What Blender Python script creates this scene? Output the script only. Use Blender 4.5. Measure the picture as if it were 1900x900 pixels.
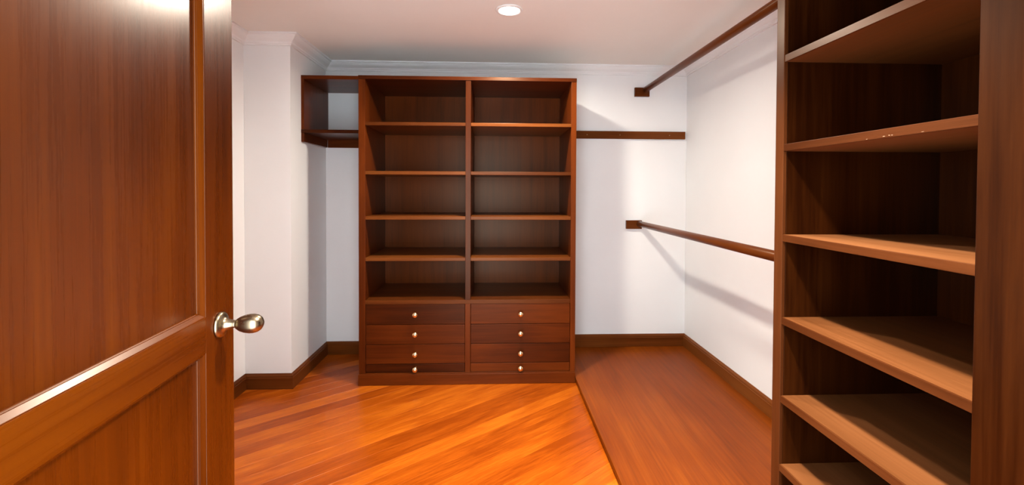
import bpy, bmesh, math, random
from mathutils import Vector, Matrix

random.seed(7)
for o in list(bpy.data.objects):
    bpy.data.objects.remove(o, do_unlink=True)
SC = bpy.context.scene
COL = SC.collection
R = math.radians

# ------------------------------------------------------------------ camera
cd = bpy.data.cameras.new('camera')
cd.sensor_fit = 'HORIZONTAL'
cd.sensor_width = 36.0
cd.lens = 36.0 * 800.0 / 1900.0
cd.shift_y = -85.5 / 1900.0
cd.clip_start = 0.02
cam = bpy.data.objects.new('camera', cd)
COL.objects.link(cam)
cam.matrix_world = (Matrix.Translation((0, 0, 1.33)) @ Matrix.Rotation(R(-2.316), 4, 'Z')
                    @ Matrix.Rotation(R(90 - 0.941), 4, 'X') @ Matrix.Rotation(R(0.239), 4, 'Z'))
SC.camera = cam

# ------------------------------------------------------------------ world, exposure
W = bpy.data.worlds.new('world')
SC.world = W
W.use_nodes = True
W.node_tree.nodes['Background'].inputs[0].default_value = (0.85, 0.93, 1.0, 1)
W.node_tree.nodes['Background'].inputs[1].default_value = 10.8
SC.view_settings.view_transform = 'Standard'
SC.view_settings.look = 'None'
SC.view_settings.gamma = 1.0
SC.view_settings.use_curve_mapping = False
SC.view_settings.exposure = 0.08
LAMP_POWER = {'far': 42.0, 'near': 48.0}
LAMP_SPREAD = {'far': 170.0, 'near': 98.0}
LAMP_COLOR = (1.0, 0.915, 0.79)

# ------------------------------------------------------------------ room measures (metres)
XL, XR, YF, YB, CZ = -1.647, 1.58, 0.20, 3.505, 2.335
XC, YC = -1.346, 2.907            # chimney-like column in the far left corner
HP = 0.038                        # platform height
BX0, BX1, BF, BB = -0.915, 0.559, 2.941, 3.489
UX, UF, UN = 0.999, 1.458, 0.856  # right shelving unit: front plane, far bay edge, near bay edge


# ------------------------------------------------------------------ materials
def rgb(c):
    return (c[0], c[1], c[2], 1.0)


def wood(name, dark, mid, light, axis='z', rough=0.32, coat=0.25, figure=1.0, scale=1.0, vary=0.25, bump=0.012, along=1.0, streak=0.30, spec=0.18):
    m = bpy.data.materials.new(name)
    m.use_nodes = True
    nt = m.node_tree
    N, L = nt.nodes, nt.links
    bs = N['Principled BSDF']
    tc = N.new('ShaderNodeTexCoord')
    oi = N.new('ShaderNodeObjectInfo')
    mul = N.new('ShaderNodeMath'); mul.operation = 'MULTIPLY'; mul.inputs[1].default_value = 37.0
    L.new(oi.outputs['Random'], mul.inputs[0])
    add = N.new('ShaderNodeVectorMath'); add.operation = 'ADD'
    L.new(tc.outputs['Object'], add.inputs[0])
    L.new(mul.outputs[0], add.inputs[1])

    def mapped(across, along):
        mp = N.new('ShaderNodeMapping')
        s = [across * scale] * 3
        s['xyz'.index(axis)] = along * scale
        mp.inputs['Scale'].default_value = s
        L.new(add.outputs[0], mp.inputs['Vector'])
        return mp

    def noise(mp, detail, rough_, dist=0.0):
        n = N.new('ShaderNodeTexNoise')
        n.inputs['Scale'].default_value = 1.0
        n.inputs['Detail'].default_value = detail
        n.inputs['Roughness'].default_value = rough_
        n.inputs['Distortion'].default_value = dist
        L.new(mp.outputs[0], n.inputs['Vector'])
        return n
    n1 = noise(mapped(14, 0.9 * along), 5, 0.62, 0.6)        # broad figure
    n2 = noise(mapped(95, 2.2 * along), 5, 0.7)            # streaks
    n3 = noise(mapped(420, 9), 2, 0.5)              # pores
    n4 = noise(mapped(2.6, 1.5), 2, 0.5)            # cloudy

    def comb(a, wa, b, wb):
        x = N.new('ShaderNodeMath'); x.operation = 'MULTIPLY'; x.inputs[1].default_value = wa
        L.new(a, x.inputs[0])
        y = N.new('ShaderNodeMath'); y.operation = 'MULTIPLY_ADD'; y.inputs[1].default_value = wb
        L.new(b, y.inputs[0]); L.new(x.outputs[0], y.inputs[2])
        return y.outputs[0]
    f = comb(n1.outputs['Fac'], 0.42 * figure, n2.outputs['Fac'], streak)
    f = comb(f, 1.0, n4.outputs['Fac'], 0.30)
    f = comb(f, 1.0, oi.outputs['Random'], vary)
    f = comb(f, 1.0, n3.outputs['Fac'], 0.06)
    cr = N.new('ShaderNodeValToRGB')
    base = (0.42 * figure + streak + 0.30 + 0.06 + vary) * 0.5
    e = cr.color_ramp.elements
    e[0].position = max(0.0, base - 0.17); e[0].color = rgb(dark)
    e[1].position = min(1.0, base + 0.19); e[1].color = rgb(light)
    k = cr.color_ramp.elements.new(base); k.color = rgb(mid)
    L.new(f, cr.inputs[0])
    L.new(cr.outputs[0], bs.inputs['Base Color'])
    bs.inputs['Roughness'].default_value = rough
    rr = N.new('ShaderNodeMath'); rr.operation = 'MULTIPLY_ADD'
    rr.inputs[1].default_value = 0.14; rr.inputs[2].default_value = rough - 0.07
    L.new(n2.outputs['Fac'], rr.inputs[0]); L.new(rr.outputs[0], bs.inputs['Roughness'])
    bs.inputs['Coat Weight'].default_value = coat
    bs.inputs['Coat Roughness'].default_value = rough * 0.75
    bs.inputs['Specular IOR Level'].default_value = spec
    bs.inputs['Specular Tint'].default_value = (1.0, 0.70, 0.42, 1)
    bp = N.new('ShaderNodeBump')
    bp.inputs['Strength'].default_value = bump
    bp.inputs['Distance'].default_value = 0.001
    L.new(n3.outputs['Fac'], bp.inputs['Height'])
    L.new(bp.outputs[0], bs.inputs['Normal'])
    return m


def paint(name, col, rough=0.55, bump=0.06):
    m = bpy.data.materials.new(name)
    m.use_nodes = True
    nt = m.node_tree
    N, L = nt.nodes, nt.links
    bs = N['Principled BSDF']
    tc = N.new('ShaderNodeTexCoord')
    n = N.new('ShaderNodeTexNoise'); n.inputs['Scale'].default_value = 3.0; n.inputs['Detail'].default_value = 4
    L.new(tc.outputs['Object'], n.inputs['Vector'])
    cr = N.new('ShaderNodeValToRGB')
    cr.color_ramp.elements[0].position = 0.3; cr.color_ramp.elements[1].position = 0.7
    cr.color_ramp.elements[0].color = rgb([c * 0.975 for c in col]); cr.color_ramp.elements[1].color = rgb(col)
    L.new(n.outputs['Fac'], cr.inputs[0]); L.new(cr.outputs[0], bs.inputs['Base Color'])
    bs.inputs['Roughness'].default_value = rough
    bs.inputs['Specular IOR Level'].default_value = 0.3
    n2 = N.new('ShaderNodeTexNoise'); n2.inputs['Scale'].default_value = 160.0
    L.new(tc.outputs['Object'], n2.inputs['Vector'])
    bp = N.new('ShaderNodeBump'); bp.inputs['Strength'].default_value = bump; bp.inputs['Distance'].default_value = 0.001
    L.new(n2.outputs['Fac'], bp.inputs['Height']); L.new(bp.outputs[0], bs.inputs['Normal'])
    return m


def metal(name, col, rough):
    m = bpy.data.materials.new(name)
    m.use_nodes = True
    nt = m.node_tree
    N, L = nt.nodes, nt.links
    bs = N['Principled BSDF']
    bs.inputs['Metallic'].default_value = 1.0
    bs.inputs['Base Color'].default_value = rgb(col)
    tc = N.new('ShaderNodeTexCoord')
    n = N.new('ShaderNodeTexNoise'); n.inputs['Scale'].default_value = 90.0
    L.new(tc.outputs['Object'], n.inputs['Vector'])
    rr = N.new('ShaderNodeMath'); rr.operation = 'MULTIPLY_ADD'
    rr.inputs[1].default_value = 0.12; rr.inputs[2].default_value = rough - 0.06
    L.new(n.outputs['Fac'], rr.inputs[0]); L.new(rr.outputs[0], bs.inputs['Roughness'])
    return m


def emit(name, col, s):
    m = bpy.data.materials.new(name)
    m.use_nodes = True
    bs = m.node_tree.nodes['Principled BSDF']
    bs.inputs['Base Color'].default_value = rgb(col)
    bs.inputs['Emission Color'].default_value = rgb(col)
    bs.inputs['Emission Strength'].default_value = s
    return m


CAB = ((0.0247, 0.00372, 0.0004), (0.06651, 0.01085, 0.00102), (0.12827, 0.024, 0.00243))
DOORC = ((0.03143, 0.00477, 8e-05), (0.07071, 0.01211, 0.00018), (0.12178, 0.02549, 0.00042))
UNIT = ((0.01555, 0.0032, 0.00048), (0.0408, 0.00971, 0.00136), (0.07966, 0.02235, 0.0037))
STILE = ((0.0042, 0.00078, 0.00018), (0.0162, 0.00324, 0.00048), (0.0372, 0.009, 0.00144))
FLOORC = ((0.22925, 0.0369, 0.00144), (0.34782, 0.06642, 0.00324), (0.50592, 0.12177, 0.0072))
PLAT = ((0.11765, 0.02055, 0.00091), (0.17882, 0.03399, 0.00182), (0.2494, 0.05692, 0.00364))
SKIRT = ((0.069, 0.015, 0.00242), (0.1288, 0.032, 0.00495), (0.1932, 0.057, 0.011))
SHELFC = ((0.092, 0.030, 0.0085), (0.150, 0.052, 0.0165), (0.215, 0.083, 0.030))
EDGEC = ((0.0425, 0.01063, 0.00255), (0.0748, 0.02082, 0.00552), (0.11475, 0.03655, 0.01063))  # light and shade on the unit's front edges, put into the colour
M = {}
for ax in 'xyz':
    M['cab_' + ax] = wood('mahogany_cabinet_' + ax, *CAB, axis=ax, rough=0.34, coat=0.07, streak=0.24)
    M['unit_' + ax] = wood('mahogany_shelving_' + ax, *UNIT, axis=ax, rough=0.34, coat=0.06)
    M['skirt_' + ax] = wood('red_brown_trim_' + ax, *SKIRT, axis=ax, rough=0.34, coat=0.07, streak=0.24)
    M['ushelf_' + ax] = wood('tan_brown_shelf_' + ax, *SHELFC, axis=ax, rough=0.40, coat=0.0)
    M['door_' + ax] = wood('mahogany_door_' + ax, *DOORC, axis=ax, rough=0.28, coat=0.14, vary=0.10, streak=0.20, figure=0.85)
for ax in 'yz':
    M['uedge_' + ax] = wood('brown_edge_shading_' + ax, *EDGEC, axis=ax, rough=0.36, coat=0.05)
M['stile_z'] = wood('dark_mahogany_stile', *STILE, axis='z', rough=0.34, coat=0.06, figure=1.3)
M['floor'] = wood('orange_parquet', *FLOORC, axis='x', rough=0.32, coat=0.03, vary=0.24, figure=1.2, along=2.6, streak=0.50, scale=1.15)
M['plat'] = wood('platform_board', *PLAT, axis='y', rough=0.42, coat=0.0, figure=1.1, vary=0.0, streak=0.45)
M['wall'] = paint('white_wall_paint', (0.835, 0.85, 0.845))
M['ceil'] = paint('white_ceiling_paint', (0.86, 0.83, 0.78), 0.7)
M['sub'] = paint('dark_subfloor', (0.03, 0.012, 0.004), 0.8)
M['brass'] = metal('polished_brass', (0.90, 0.72, 0.42), 0.24)
M['bronze'] = metal('satin_bronze_nickel', (0.265, 0.205, 0.130), 0.29)
M['chip'] = paint('bare_pale_wood', (0.34, 0.22, 0.14), 0.6)
M['trimw'] = paint('white_lamp_trim', (0.85, 0.84, 0.82), 0.35)
M['lens'] = emit('lit_lamp_lens', (1.0, 0.93, 0.82), 14.0)


# ------------------------------------------------------------------ helpers
def link(o, parent=None):
    COL.objects.link(o)
    if parent is not None:
        o.parent = parent
    return o


def tag(o, label=None, cat=None, group=None, kind=None):
    if label: o['label'] = label
    if cat: o['category'] = cat
    if group: o['group'] = group
    if kind: o['kind'] = kind
    return o


def thing(name, loc, label, cat, rotz=0.0, group=None):
    e = bpy.data.objects.new(name, None)
    e.empty_display_size = 0.1
    e.location = loc
    e.rotation_euler = (0, 0, rotz)
    link(e)
    return tag(e, label, cat, group)


def finish(name, bm, mat, parent=None, smooth=False, loc=(0, 0, 0)):
    bmesh.ops.recalc_face_normals(bm, faces=bm.faces[:])
    me = bpy.data.meshes.new(name)
    bm.to_mesh(me); bm.free()
    me.materials.append(mat)
    if smooth:
        me.polygons.foreach_set('use_smooth', [True] * len(me.polygons))
    o = bpy.data.objects.new(name, me)
    o.location = loc
    return link(o, parent)


def box_bm(x0, x1, y0, y1, z0, z1, bev=0.0, seg=2):
    bm = bmesh.new()
    bmesh.ops.create_cube(bm, size=1.0)
    for v in bm.verts:
        v.co = Vector(((x0 + x1) / 2 + v.co.x * (x1 - x0), (y0 + y1) / 2 + v.co.y * (y1 - y0),
                       (z0 + z1) / 2 + v.co.z * (z1 - z0)))
    if bev:
        bmesh.ops.bevel(bm, geom=bm.edges[:], offset=bev, segments=seg, affect='EDGES', profile=0.5)
    return bm


def board(name, x0, x1, y0, y1, z0, z1, mat, parent, bev=0.0015, org=None):
    """A board given in room coordinates; parent Empty sits at its own location without rotation."""
    p = parent.location if parent is not None else Vector((0, 0, 0))
    if org: p = Vector(org)
    return finish(name, box_bm(x0 - p.x, x1 - p.x, y0 - p.y, y1 - p.y, z0 - p.z, z1 - p.z, bev), M[mat], parent)


def lathe_bm(profile, seg=32, axis='z'):
    """profile: list of (radius, height)"""
    bm = bmesh.new()
    rings = []
    for r, h in profile:
        ring = []
        if r < 1e-6:
            ring = [bm.verts.new((0, 0, h))]
        else:
            for i in range(seg):
                a = 2 * math.pi * i / seg
                ring.append(bm.verts.new((r * math.cos(a), r * math.sin(a), h)))
        rings.append(ring)
    for a, b in zip(rings, rings[1:]):
        if len(a) == 1 and len(b) == 1: continue
        for i in range(seg):
            j = (i + 1) % seg
            if len(a) == 1: bm.faces.new((a[0], b[i], b[j]))
            elif len(b) == 1: bm.faces.new((a[i], a[j], b[0]))
            else: bm.faces.new((a[i], a[j], b[j], b[i]))
    for ring, rev in ((rings[0], True), (rings[-1], False)):
        if len(ring) > 1:
            bm.faces.new(ring[::-1] if rev else ring)
    if axis == '-y':   # axis z -> -y
        bmesh.ops.rotate(bm, verts=bm.verts[:], matrix=Matrix.Rotation(R(90), 3, 'X'))
    return bm


ROOM = [(XL, YF), (XR, YF), (XR, YB), (XC, YB), (XC, YC), (XL, YC)]   # counter-clockwise


def edge_run(name, pts, i, profile, z, mat, t0=None, t1=None, label=None):
    """Moulding along edge i of a closed CCW outline, mitred at its corners; t0/t1 cut it square short of a corner."""
    n = len(pts)
    P = [Vector(p) for p in pts]

    def nrm(a, b):
        d = (b - a).normalized()
        return Vector((-d.y, d.x))
    a, b = P[i], P[(i + 1) % n]
    d = (b - a).normalized()
    n1 = nrm(a, b)

    def miter(k):
        na = nrm(P[k - 1], P[k]); nb = nrm(P[k], P[(k + 1) % n])
        m = na + nb
        return m / m.dot(na)
    m0 = miter(i) if t0 is None else n1
    m1 = miter((i + 1) % n) if t1 is None else n1
    s = a if t0 is None else a + d * t0
    e = b if t1 is None else a + d * t1
    bm = bmesh.new()
    A = [bm.verts.new((*(s + m0 * o), z + h)) for o, h in profile]
    B = [bm.verts.new((*(e + m1 * o), z + h)) for o, h in profile]
    k = len(profile)
    for j in range(k):
        bm.faces.new((A[j], A[(j + 1) % k], B[(j + 1) % k], B[j]))
    bm.faces.new(A); bm.faces.new(B)
    o = finish(name, bm, mat)
    o['kind'] = 'structure'
    if label: o['label'] = label
    o['category'] = 'trim' if name.startswith('trim') else 'baseboard'
    return o


def copy_part(o, parent, loc):
    c = o.copy()
    COL.objects.link(c)
    c.parent = parent
    c.location = loc
    return c


# ------------------------------------------------------------------ shell
T = 0.12


def shell(name, bm, mat, label, cat):
    return tag(finish(name, bm, M[mat]), label, cat, kind='structure')


shell('wall_back', box_bm(XL - T, XR + T, YB, YB + T, -0.03, CZ + .001), 'wall', 'white wall at the far end behind the tall bookcase', 'wall')
shell('wall_right', box_bm(XR, XR + T, YF - T, YB - .001, -0.03, CZ + .001), 'wall', 'white wall on the hanging-rod side', 'wall')
shell('wall_left', box_bm(XL - T, XL, YF - T, YB - .001, -0.03, CZ + .001), 'wall', 'white wall behind the open wooden door', 'wall')
shell('wall_column', box_bm(XL + .001, XC, YC, YB - .001, 0.001, CZ), 'wall', 'white boxed-out column beside the small corner shelf', 'wall')
DX0, DX1, DZ = -0.585, 0.335, 2.06
bmw = bmesh.new()
for q in ((XL + .001, DX0, 0.0, CZ), (DX1, XR - .001, 0.0, CZ), (DX0, DX1, DZ, CZ)):
    t = box_bm(q[0], q[1], YF - T, YF, q[2], q[3])
    me = bpy.data.meshes.new('tmp'); t.to_mesh(me); t.free(); bmw.from_mesh(me); bpy.data.meshes.remove(me)
shell('wall_front', bmw, 'wall', 'white wall with the doorway', 'wall')
shell('ceiling', box_bm(XL - T, XR + T, YF - T, YB + T, CZ, CZ + 0.1), 'ceil', 'plain white ceiling with a round lit downlight', 'ceiling')

# floor: dark sub-floor, diagonal planks as its children
floor = shell('floor', box_bm(XL - .0, XR, YF - T, YB, -0.05, -0.0125), 'sub', 'glossy orange wooden floor of diagonal planks', 'floor')
ANG = R(36.0)
PW = 0.096
ca, sa = math.cos(ANG), math.sin(ANG)
c0 = Vector((0.0, 1.9))
lo = (XL + .001, YF - T + .001); hi = (XR - .001, YB - .001)


def plank(u0, u1, v0, v1):
    bm = box_bm(u0, u1, v0, v1, -0.0125, 0.0)
    g = [e for e in bm.edges if all(abs(v.co.z) < 1e-6 for v in e.verts)]
    bmesh.ops.bevel(bm, geom=g, offset=0.0007, segments=1, affect='EDGES')
    # clip to the room in plank space
    for nx, ny, px, py in ((1, 0, hi[0], 0), (-1, 0, lo[0], 0), (0, 1, 0, hi[1]), (0, -1, 0, lo[1])):
        w = Vector((px, py)) - c0
        co = Vector((w.x * ca + w.y * sa, -w.x * sa + w.y * ca, 0))
        no = Vector((nx * ca + ny * sa, -nx * sa + ny * ca, 0))
        bmesh.ops.bisect_plane(bm, geom=bm.verts[:] + bm.edges[:] + bm.faces[:], plane_co=co, plane_no=no, clear_outer=True)
        if not bm.verts: break
        bd = [e for e in bm.edges if e.is_boundary]
        if bd: bmesh.ops.holes_fill(bm, edges=bd)
    if not bm.faces:
        bm.free(); return
    o = finish('plank', bm, M['floor'], floor)
    o.location = (c0.x, c0.y, 0.0)
    o.rotation_euler = (0, 0, ANG)


v = -2.6
while v < 2.6:
    plank(-4.0, 4.0, v + .0003, v + PW - .0003)
    v += PW

# crown mouldings and skirting
CROWN = [(0, 0), (0.072, 0), (0.072, -0.010), (0.060, -0.013), (0.056, -0.020), (0.044, -0.032), (0.028, -0.041),
         (0.020, -0.046), (0.016, -0.056), (0.011, -0.058), (0.011, -0.068), (0, -0.068)]
for i, (nm, lb) in enumerate((('trim_1', 'white crown moulding over the doorway wall'), ('trim_2', 'white crown moulding above the hanging-rod wall'),
                              ('trim_3', 'white crown moulding above the bookcase on the far wall'), ('trim_4', 'white crown moulding on the side of the column'),
                              ('trim_5', 'white crown moulding across the front of the column'), ('trim_6', 'white crown moulding above the wall behind the door'))):
    edge_run(nm, ROOM, i, CROWN, CZ - .0005, M['wall'], label=lb)
BASE = [(0, 0), (0.016, 0), (0.016, 0.074), (0.0135, 0.078), (0.0135, 0.083), (0.011, 0.090), (0.006, 0.096), (0.004, 0.101), (0, 0.101)]
LEN_R = YB - YF
edge_run('baseboard_right', ROOM, 1, BASE, HP + .0005, M['skirt_y'], t0=UF + .045 - YF, label='dark wooden skirting on the platform under the hanging rods')
edge_run('baseboard_back', ROOM, 2, BASE, HP + .0005, M['skirt_x'], t1=XR - BX1 - .001, label='dark wooden skirting between bookcase and far corner')
edge_run('baseboard_nook', ROOM, 2, BASE, 0.0005, M['skirt_x'], t0=XR - BX0 + .001, label='short dark skirting in the nook under the corner shelf')
edge_run('baseboard_column_side', ROOM, 3, BASE, 0.0005, M['skirt_y'], label='dark wooden skirting along the side of the column')
edge_run('baseboard_column_front', ROOM, 4, BASE, 0.0005, M['skirt_x'], label='dark wooden skirting across the front of the column')
edge_run('baseboard_left', ROOM, 5, BASE, 0.0005, M['skirt_y'], label='dark wooden skirting on the wall behind the door')

# door casing
cs = shell('trim_7', box_bm(DX1 - .025, DX1 + .07, YF + .0005, YF + .018, 0.001, DZ + .07, .003), 'door_z', 'dark wooden casing round the doorway', 'trim')
finish('casing_side', box_bm(DX0 - .07, DX0 + .025, YF + .0005, YF + .004, 0.001, DZ + .07, .001), M['door_z'], cs)
finish('casing_head', box_bm(DX0 + .025, DX1 - .025, YF + .0005, YF + .004, DZ - .015, DZ + .07, .001), M['door_x'], cs)
finish('jamb', box_bm(DX1 - .024, DX1 - .0005, YF - T, YF, 0.001, DZ - .016, .002), M['door_z'], cs)
finish('jamb', box_bm(DX0 + .0005, DX0 + .024, YF - T, YF, 0.001, DZ - .016, .002), M['door_z'], cs)
finish('head_jamb', box_bm(DX0 + .0005, DX1 - .0005, YF - T, YF, DZ - .015, DZ - .0005, .002), M['door_x'], cs)


# ------------------------------------------------------------------ raised platform
pf = thing('closet_platform', (1.07, 1.9, 0.0), 'low raised wooden platform under the hanging rods', 'platform')
PX0, PX1, PY0, PY1 = BX1 + .002, XR - .001, YF + .02, YB - .001
board('platform_top', PX0, PX1, PY0, PY1, 0.012, HP, 'plat', pf, 0.002)
board('toe_strip', PX0 + .012, PX0 + .03, PY0, PY1, 0.0005, 0.012, 'cab_y', pf, 0.0)
board('support', PX1 - .05, PX1 - .01, PY0, PY1, 0.0005, 0.012, 'cab_y', pf, 0.0)


# ------------------------------------------------------------------ tall bookcase with drawers
bk = thing('bookcase', ((BX0 + BX1) / 2, (BF + BB) / 2, 0.0), 'tall dark mahogany bookcase with open shelves above eight small drawers', 'bookcase')
TOPB, TOPT = 2.066, 2.090
LI, C0, C1, RI = -0.871, -0.198, -0.162, 0.524
board('side_panel', BX0, LI, BF, BB, 0.001, TOPB, 'cab_z', bk)
board('side_panel', RI, BX1, BF, BB, 0.001, TOPB, 'cab_z', bk)
board('top_board', BX0, BX1, BF - .006, BB, TOPB, TOPT, 'cab_x', bk)
board('back_panel', LI, RI, BB - .012, BB, 0.076, TOPB, 'cab_z', bk, 0.0)
board('divider', C0, C1, BF + .001, BB - .012, 0.574, TOPB, 'cab_z', bk)
board('drawer_deck', LI, RI, BF + .002, BB - .012, 0.546, 0.574, 'skirt_x', bk)
board('drawer_stile', C0, C1, BF + .001, BF + .03, 0.076, 0.546, 'cab_z', bk)
board('partition', C0 + .01, C1 - .01, BF + .03, BB - .012, 0.076, 0.546, 'cab_z', bk)
board('plinth', BX0 + .0005, BX1 - .0005, BF - .018, BF + .002, 0.001, 0.074, 'cab_x', bk, 0.002)
board('bottom_board', LI, RI, BF + .002, BB - .012, 0.056, 0.076, 'cab_x', bk)
for (a, b) in ((LI, C0), (C1, RI)):
    for zt in (1.781, 1.450, 1.144, 0.863):
        board('shelf', a, b, BF + .003, BB - .012, zt - .023, zt, 'skirt_x', bk, 0.002)
knob_me = None
KN = [(0.0085, 0.0), (0.0085, 0.003), (0.0055, 0.006), (0.005, 0.014), (0.008, 0.018), (0.014, 0.023), (0.0165, 0.029), (0.0155, 0.035),
      (0.011, 0.040), (0.005, 0.0425), (0.0, 0.043)]
for (a, b) in ((LI, C0), (C1, RI)):
    for z1, z0, kz in ((0.545, 0.4075, 0.479), (0.4045, 0.2725, 0.345), (0.2695, 0.1385, 0.209), (0.1355, 0.078, 0.107)):
        yd = BF + .005
        d = board('drawer', a + .002, b - .002, yd, yd + .02, z0, z1, 'cab_x', bk, 0.0015)
        box = board('drawer_box', a + .012, b - .012, yd + .02, BB - .05, z0 + .008, z1 - .012, 'cab_y', d, 0.0, org=bk.location)
        k = finish('knob', lathe_bm([(r * 1.15, h) for r, h in KN], 20, '-y'), M['brass'], d, True)
        k.location = ((a + b) / 2 - bk.location.x, yd - bk.location.y, kz)

# ------------------------------------------------------------------ corner shelf between column and bookcase
cy = 3.062
cu = thing('corner_shelf', (-1.13, 3.28, 1.65), 'small open wooden shelf compartment between the column and the bookcase', 'shelf')
board('side_panel', XC + .0005, XC + .020, cy, YB - .001, 1.741, 2.091, 'cab_z', cu)
board('top_board', XC + .0005, BX0 - .0005, cy - .002, YB - .001, 2.091, 2.117, 'cab_x', cu)
board('shelf', XC + .0005, BX0 - .0005, cy - .002, YB - .001, 1.717, 1.741, 'cab_x', cu)
board('side_cleat', XC + .0005, XC + .020, cy, YB - .02, 1.655, 1.717, 'cab_y', cu)
board('back_cleat', XC + .021, BX0 - .0005, YB - .02, YB - .001, 1.655, 1.717, 'cab_x', cu)

# ------------------------------------------------------------------ wall rail
wr = thing('shelf_support_rail', (1.06, YB - .001, 1.745), 'flat horizontal wooden batten screwed to the far wall beside the bookcase', 'batten')
board('batten', BX1 + .001, 1.563, YB - .021, YB - .001, 1.746, 1.808, 'skirt_x', wr, 0.003)
scr = None
for x in (0.75, 1.02, 1.43):
    if scr is None:
        scr = finish('screw', lathe_bm([(0.004, 0), (0.004, 0.0008), (0.002, 0.0014), (0, 0.0015)], 12, '-y'), M['bronze'], wr, True)
        scr.location = (x - 1.06, -.020, 0.032)
    else:
        copy_part(scr, wr, (x - 1.06, -.020, 0.032))


# ------------------------------------------------------------------ hanging rods
def hanging_rod(x, z, bx0, bx1, bz0, bz1, label):
    t = thing('hanging_rod', (x, YB - .001, z), label, 'clothes rod', group='wooden hanging rods')
    y1, y0 = YB - .022, UF + .0425
    bm = lathe_bm([(0.0, 0.0), (0.022, 0.0), (0.0235, 0.002), (0.0235, y1 - y0 - .002), (0.022, y1 - y0), (0.0, y1 - y0)], 28, '-y')
    o = finish('rod', bm, M['skirt_y'], t, True)
    o.location = (0, y1 - t.location.y, 0)
    board('bracket', bx0, bx1, YB - .022, YB - .001, bz0, bz1, 'skirt_x', t, 0.002)
    return t


hanging_rod(1.228, 2.147, 1.140, 1.262, 2.092, 2.165, 'upper wooden hanging rod running from far wall to shelving unit near the ceiling')
hanging_rod(1.186, 1.052, 1.078, 1.208, 1.010, 1.080, 'lower wooden hanging rod at waist height from far wall to shelving unit')

# ------------------------------------------------------------------ right shelving unit
ut = thing('shelving_unit', (1.28, 1.13, HP), 'tall dark wooden shelving unit with open shelves standing on the platform', 'shelving')
UB = XR - .001
UT = 2.262
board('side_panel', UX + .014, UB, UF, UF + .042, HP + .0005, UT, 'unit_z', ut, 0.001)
board('edge_shading', UX, UX + .014, UF, UF + .042, HP + .0005, UT, 'uedge_z', ut, 0.0025)['label'] = 'panel front edge, coloured lighter in place of light'  # added strip; light on the far post painted as a lighter brown
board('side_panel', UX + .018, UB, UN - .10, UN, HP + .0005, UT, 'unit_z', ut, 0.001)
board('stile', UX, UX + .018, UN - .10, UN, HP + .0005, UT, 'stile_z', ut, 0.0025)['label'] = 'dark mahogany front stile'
board('back_panel', UB - .012, UB, UN, UF, HP + .0005, UT, 'unit_z', ut, 0.0)
board('top_board', UX + .001, UB - .012, UN, UF, UT - .024, UT, 'unit_y', ut)
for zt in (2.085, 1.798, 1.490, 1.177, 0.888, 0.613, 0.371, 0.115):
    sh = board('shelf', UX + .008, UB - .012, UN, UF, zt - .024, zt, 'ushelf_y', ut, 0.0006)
    board('edge_shading', UX + .002, UX + .008, UN, UF, zt - .024, zt, 'uedge_y', sh, 0.0008, org=ut.location)  # added strip; shade on the shelf front painted as a darker brown
    if zt == 1.490:     # pale chips worn into the lower front edge of this shelf
        for cy_, cz_, a_, b_ in ((1.073, 1.4705, .006, .0016), (1.058, 1.4715, .004, .0018), (1.050, 1.4708, .003, .0013), (1.124, 1.4690, .004, .0011), (0.972, 1.4690, .005, .0010)):
            bm = bmesh.new()
            vs = [bm.verts.new((UX + .0016 - 1.28, cy_ - 1.13 + .75 * a_ * r_ * math.cos(t_), cz_ - HP + .7 * b_ * r_ * math.sin(t_)))
                  for t_, r_ in ((q_ * math.pi / 4, random.uniform(.6, 1.2)) for q_ in range(8))]
            f_ = bm.faces.new(vs)
            g_ = bmesh.ops.extrude_face_region(bm, geom=[f_])
            for v_ in g_['geom']:
                if isinstance(v_, bmesh.types.BMVert): v_.co.x += .0014
            finish('worn_chip', bm, M['chip'], sh)
board('plinth', UX + .03, UX + .048, UN, UF, HP + .0005, 0.091, 'unit_y', ut)

# ------------------------------------------------------------------ door
DA = math.atan2(0.994, -0.108)
dr = bpy.data.objects.new('door_1', None)
dr.location = (-0.529, 0.205, 0.0)
dr.rotation_euler = (0, 0, DA)
link(dr)
tag(dr, 'open glossy mahogany panelled door with a bronze egg knob', 'door', kind='structure')
DW, DT = 0.85, 0.044
DH0, DH1 = 0.008, 2.035
ST = 0.120                                   # stile width
RZ = [(DH0, 0.20), (0.981, 1.057), (1.92, DH1)]   # rails


def dboard(name, x0, x1, z0, z1, mat, y0=0.0, y1=DT, bev=0.0012):
    return finish(name, box_bm(x0, x1, y0, y1, z0, z1, bev), M[mat], dr)


dboard('stile', 0, ST, DH0, DH1, 'door_z', bev=0.002)
dboard('stile', DW - ST, DW, DH0, DH1, 'door_z', bev=0.002)
for z0, z1 in RZ:
    dboard('rail', ST, DW - ST, z0, z1, 'door_x', bev=0.0006)
PROF = [(0, 0.0010), (0.0008, 0.0010), (0.0016, 0.0014), (0.0088, 0.0078), (0.0089, 0.0100), (0.0094, 0.0104), (0.0104, 0.0114), (0.0110, 0.0124), (0.0110, 0.0160), (0, 0.0160)]


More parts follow.
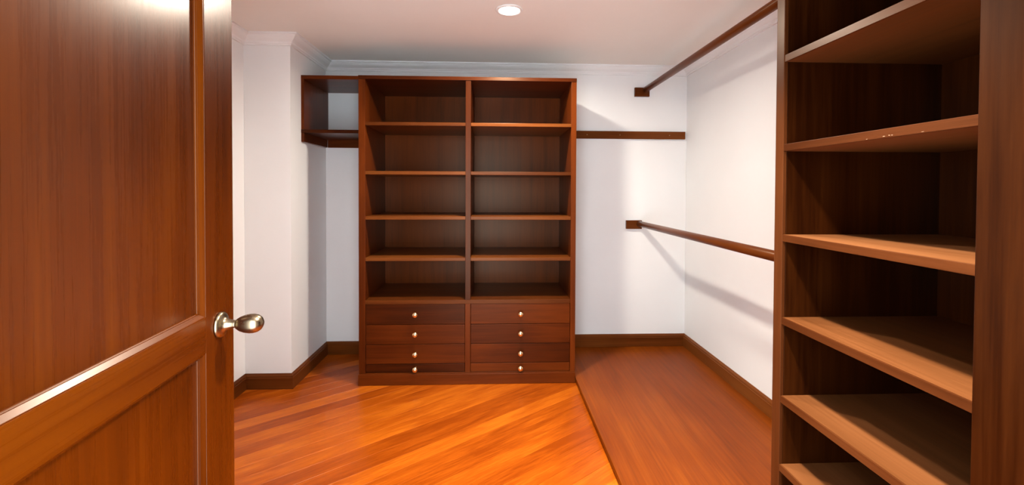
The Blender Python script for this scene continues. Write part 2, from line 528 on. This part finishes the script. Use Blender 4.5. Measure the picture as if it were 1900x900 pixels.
def panel_mould(x0, x1, z0, z1, side):
    """frame moulding inside one opening; four pieces mitred; side 0 = room face, 1 = other face"""
    cor = [(x0, z0), (x1, z0), (x1, z1), (x0, z1)]
    inw = [(1, 1), (-1, 1), (-1, -1), (1, -1)]
    for i in range(4):
        j = (i + 1) % 4
        bm = bmesh.new()
        ys = (lambda d: d) if side == 0 else (lambda d: DT - d)
        A = [bm.verts.new((cor[i][0] + inw[i][0] * w, ys(d), cor[i][1] + inw[i][1] * w)) for w, d in PROF]
        B = [bm.verts.new((cor[j][0] + inw[j][0] * w, ys(d), cor[j][1] + inw[j][1] * w)) for w, d in PROF]
        n = len(PROF)
        for k in range(n):
            bm.faces.new((A[k], A[(k + 1) % n], B[(k + 1) % n], B[k]))
        bm.faces.new(A); bm.faces.new(B)
        finish('moulding', bm, M['door_x' if i % 2 == 0 else 'door_z'], dr)


for z0, z1 in ((RZ[0][1], RZ[1][0]), (RZ[1][1], RZ[2][0])):
    dboard('panel', ST, DW - ST, z0, z1, 'door_z', 0.0145, DT - 0.0145, 0.0)
    panel_mould(ST, DW - ST, z0, z1, 0)
    panel_mould(ST, DW - ST, z0, z1, 1)
ROS = [(0.0, 0.0), (0.0285, 0.0), (0.0285, 0.003), (0.026, 0.007), (0.020, 0.0090), (0.0160, 0.0105), (0.0130, 0.015), (0.0105, 0.022),
       (0.0085, 0.031), (0.0085, 0.034), (0.0, 0.034)]
EGG = [(0.0, 0.032), (0.0085, 0.0325), (0.012, 0.036), (0.0165, 0.043), (0.0200, 0.053), (0.0215, 0.063), (0.0212, 0.071), (0.0190, 0.079), (0.0145, 0.0855),
       (0.0080, 0.0895), (0.0, 0.0910)]
for side in (0, 1):
    h = finish('handle', lathe_bm(ROS, 40, '-y'), M['bronze'], dr, True)
    h.location = (DW - 0.063, 0.0 if side == 0 else DT, 1.024)
    if side: h.rotation_euler = (0, 0, math.pi)
    h['label'] = 'satin bronze door handle rose'
    finish('knob', lathe_bm(EGG, 40, '-y'), M['bronze'], h, True)['label'] = 'egg-shaped satin bronze knob'
finish('latch_plate', box_bm(DW - .0005, DW + .001, .010, .034, .96, 1.09), M['bronze'], dr)
for z in (0.22, 1.05, 1.83):
    b = lathe_bm([(0, -.045), (.006, -.045), (.006, .045), (0, .045)], 14)
    h = finish('hinge', b, M['bronze'], dr, True)
    h.location = (-0.004, -0.004, z)


# ------------------------------------------------------------------ recessed downlights
def downlight(x, y, key, label):
    t = thing('recessed_downlight', (x, y, CZ), label, 'downlight', group='ceiling downlights')
    ring = [(0.058, -0.0005), (0.058, -0.004), (0.062, -0.008), (0.074, -0.006), (0.078, -0.0005)]
    bm = bmesh.new()
    seg = 48
    rows = [[bm.verts.new((r * math.cos(2 * math.pi * i / seg), r * math.sin(2 * math.pi * i / seg), h)) for i in range(seg)] for r, h in ring]
    for a, b in zip(rows, rows[1:] + rows[:1]):
        for i in range(seg):
            j = (i + 1) % seg
            bm.faces.new((a[i], a[j], b[j], b[i]))
    finish('trim_ring', bm, M['trimw'], t, True)
    lens = finish('lens', lathe_bm([(0.0575, -0.0005), (0.0575, -0.003), (0.0, -0.004)], 48), M['lens'], t)
    ld = bpy.data.lights.new('downlight_lamp', 'AREA')
    ld.shape = 'DISK'; ld.size = 0.11
    ld.energy = LAMP_POWER[key]
    ld.color = LAMP_COLOR
    ld.spread = R(LAMP_SPREAD[key])
    lo_ = bpy.data.objects.new('lamp', ld)
    lo_.location = (0, 0, -0.0095)
    link(lo_, t)
    return t


downlight(0.079, 2.43, 'far', 'round lit downlight in the ceiling before the bookcase')
downlight(0.40, 1.08, 'near', 'round lit downlight in the ceiling beside the open door')
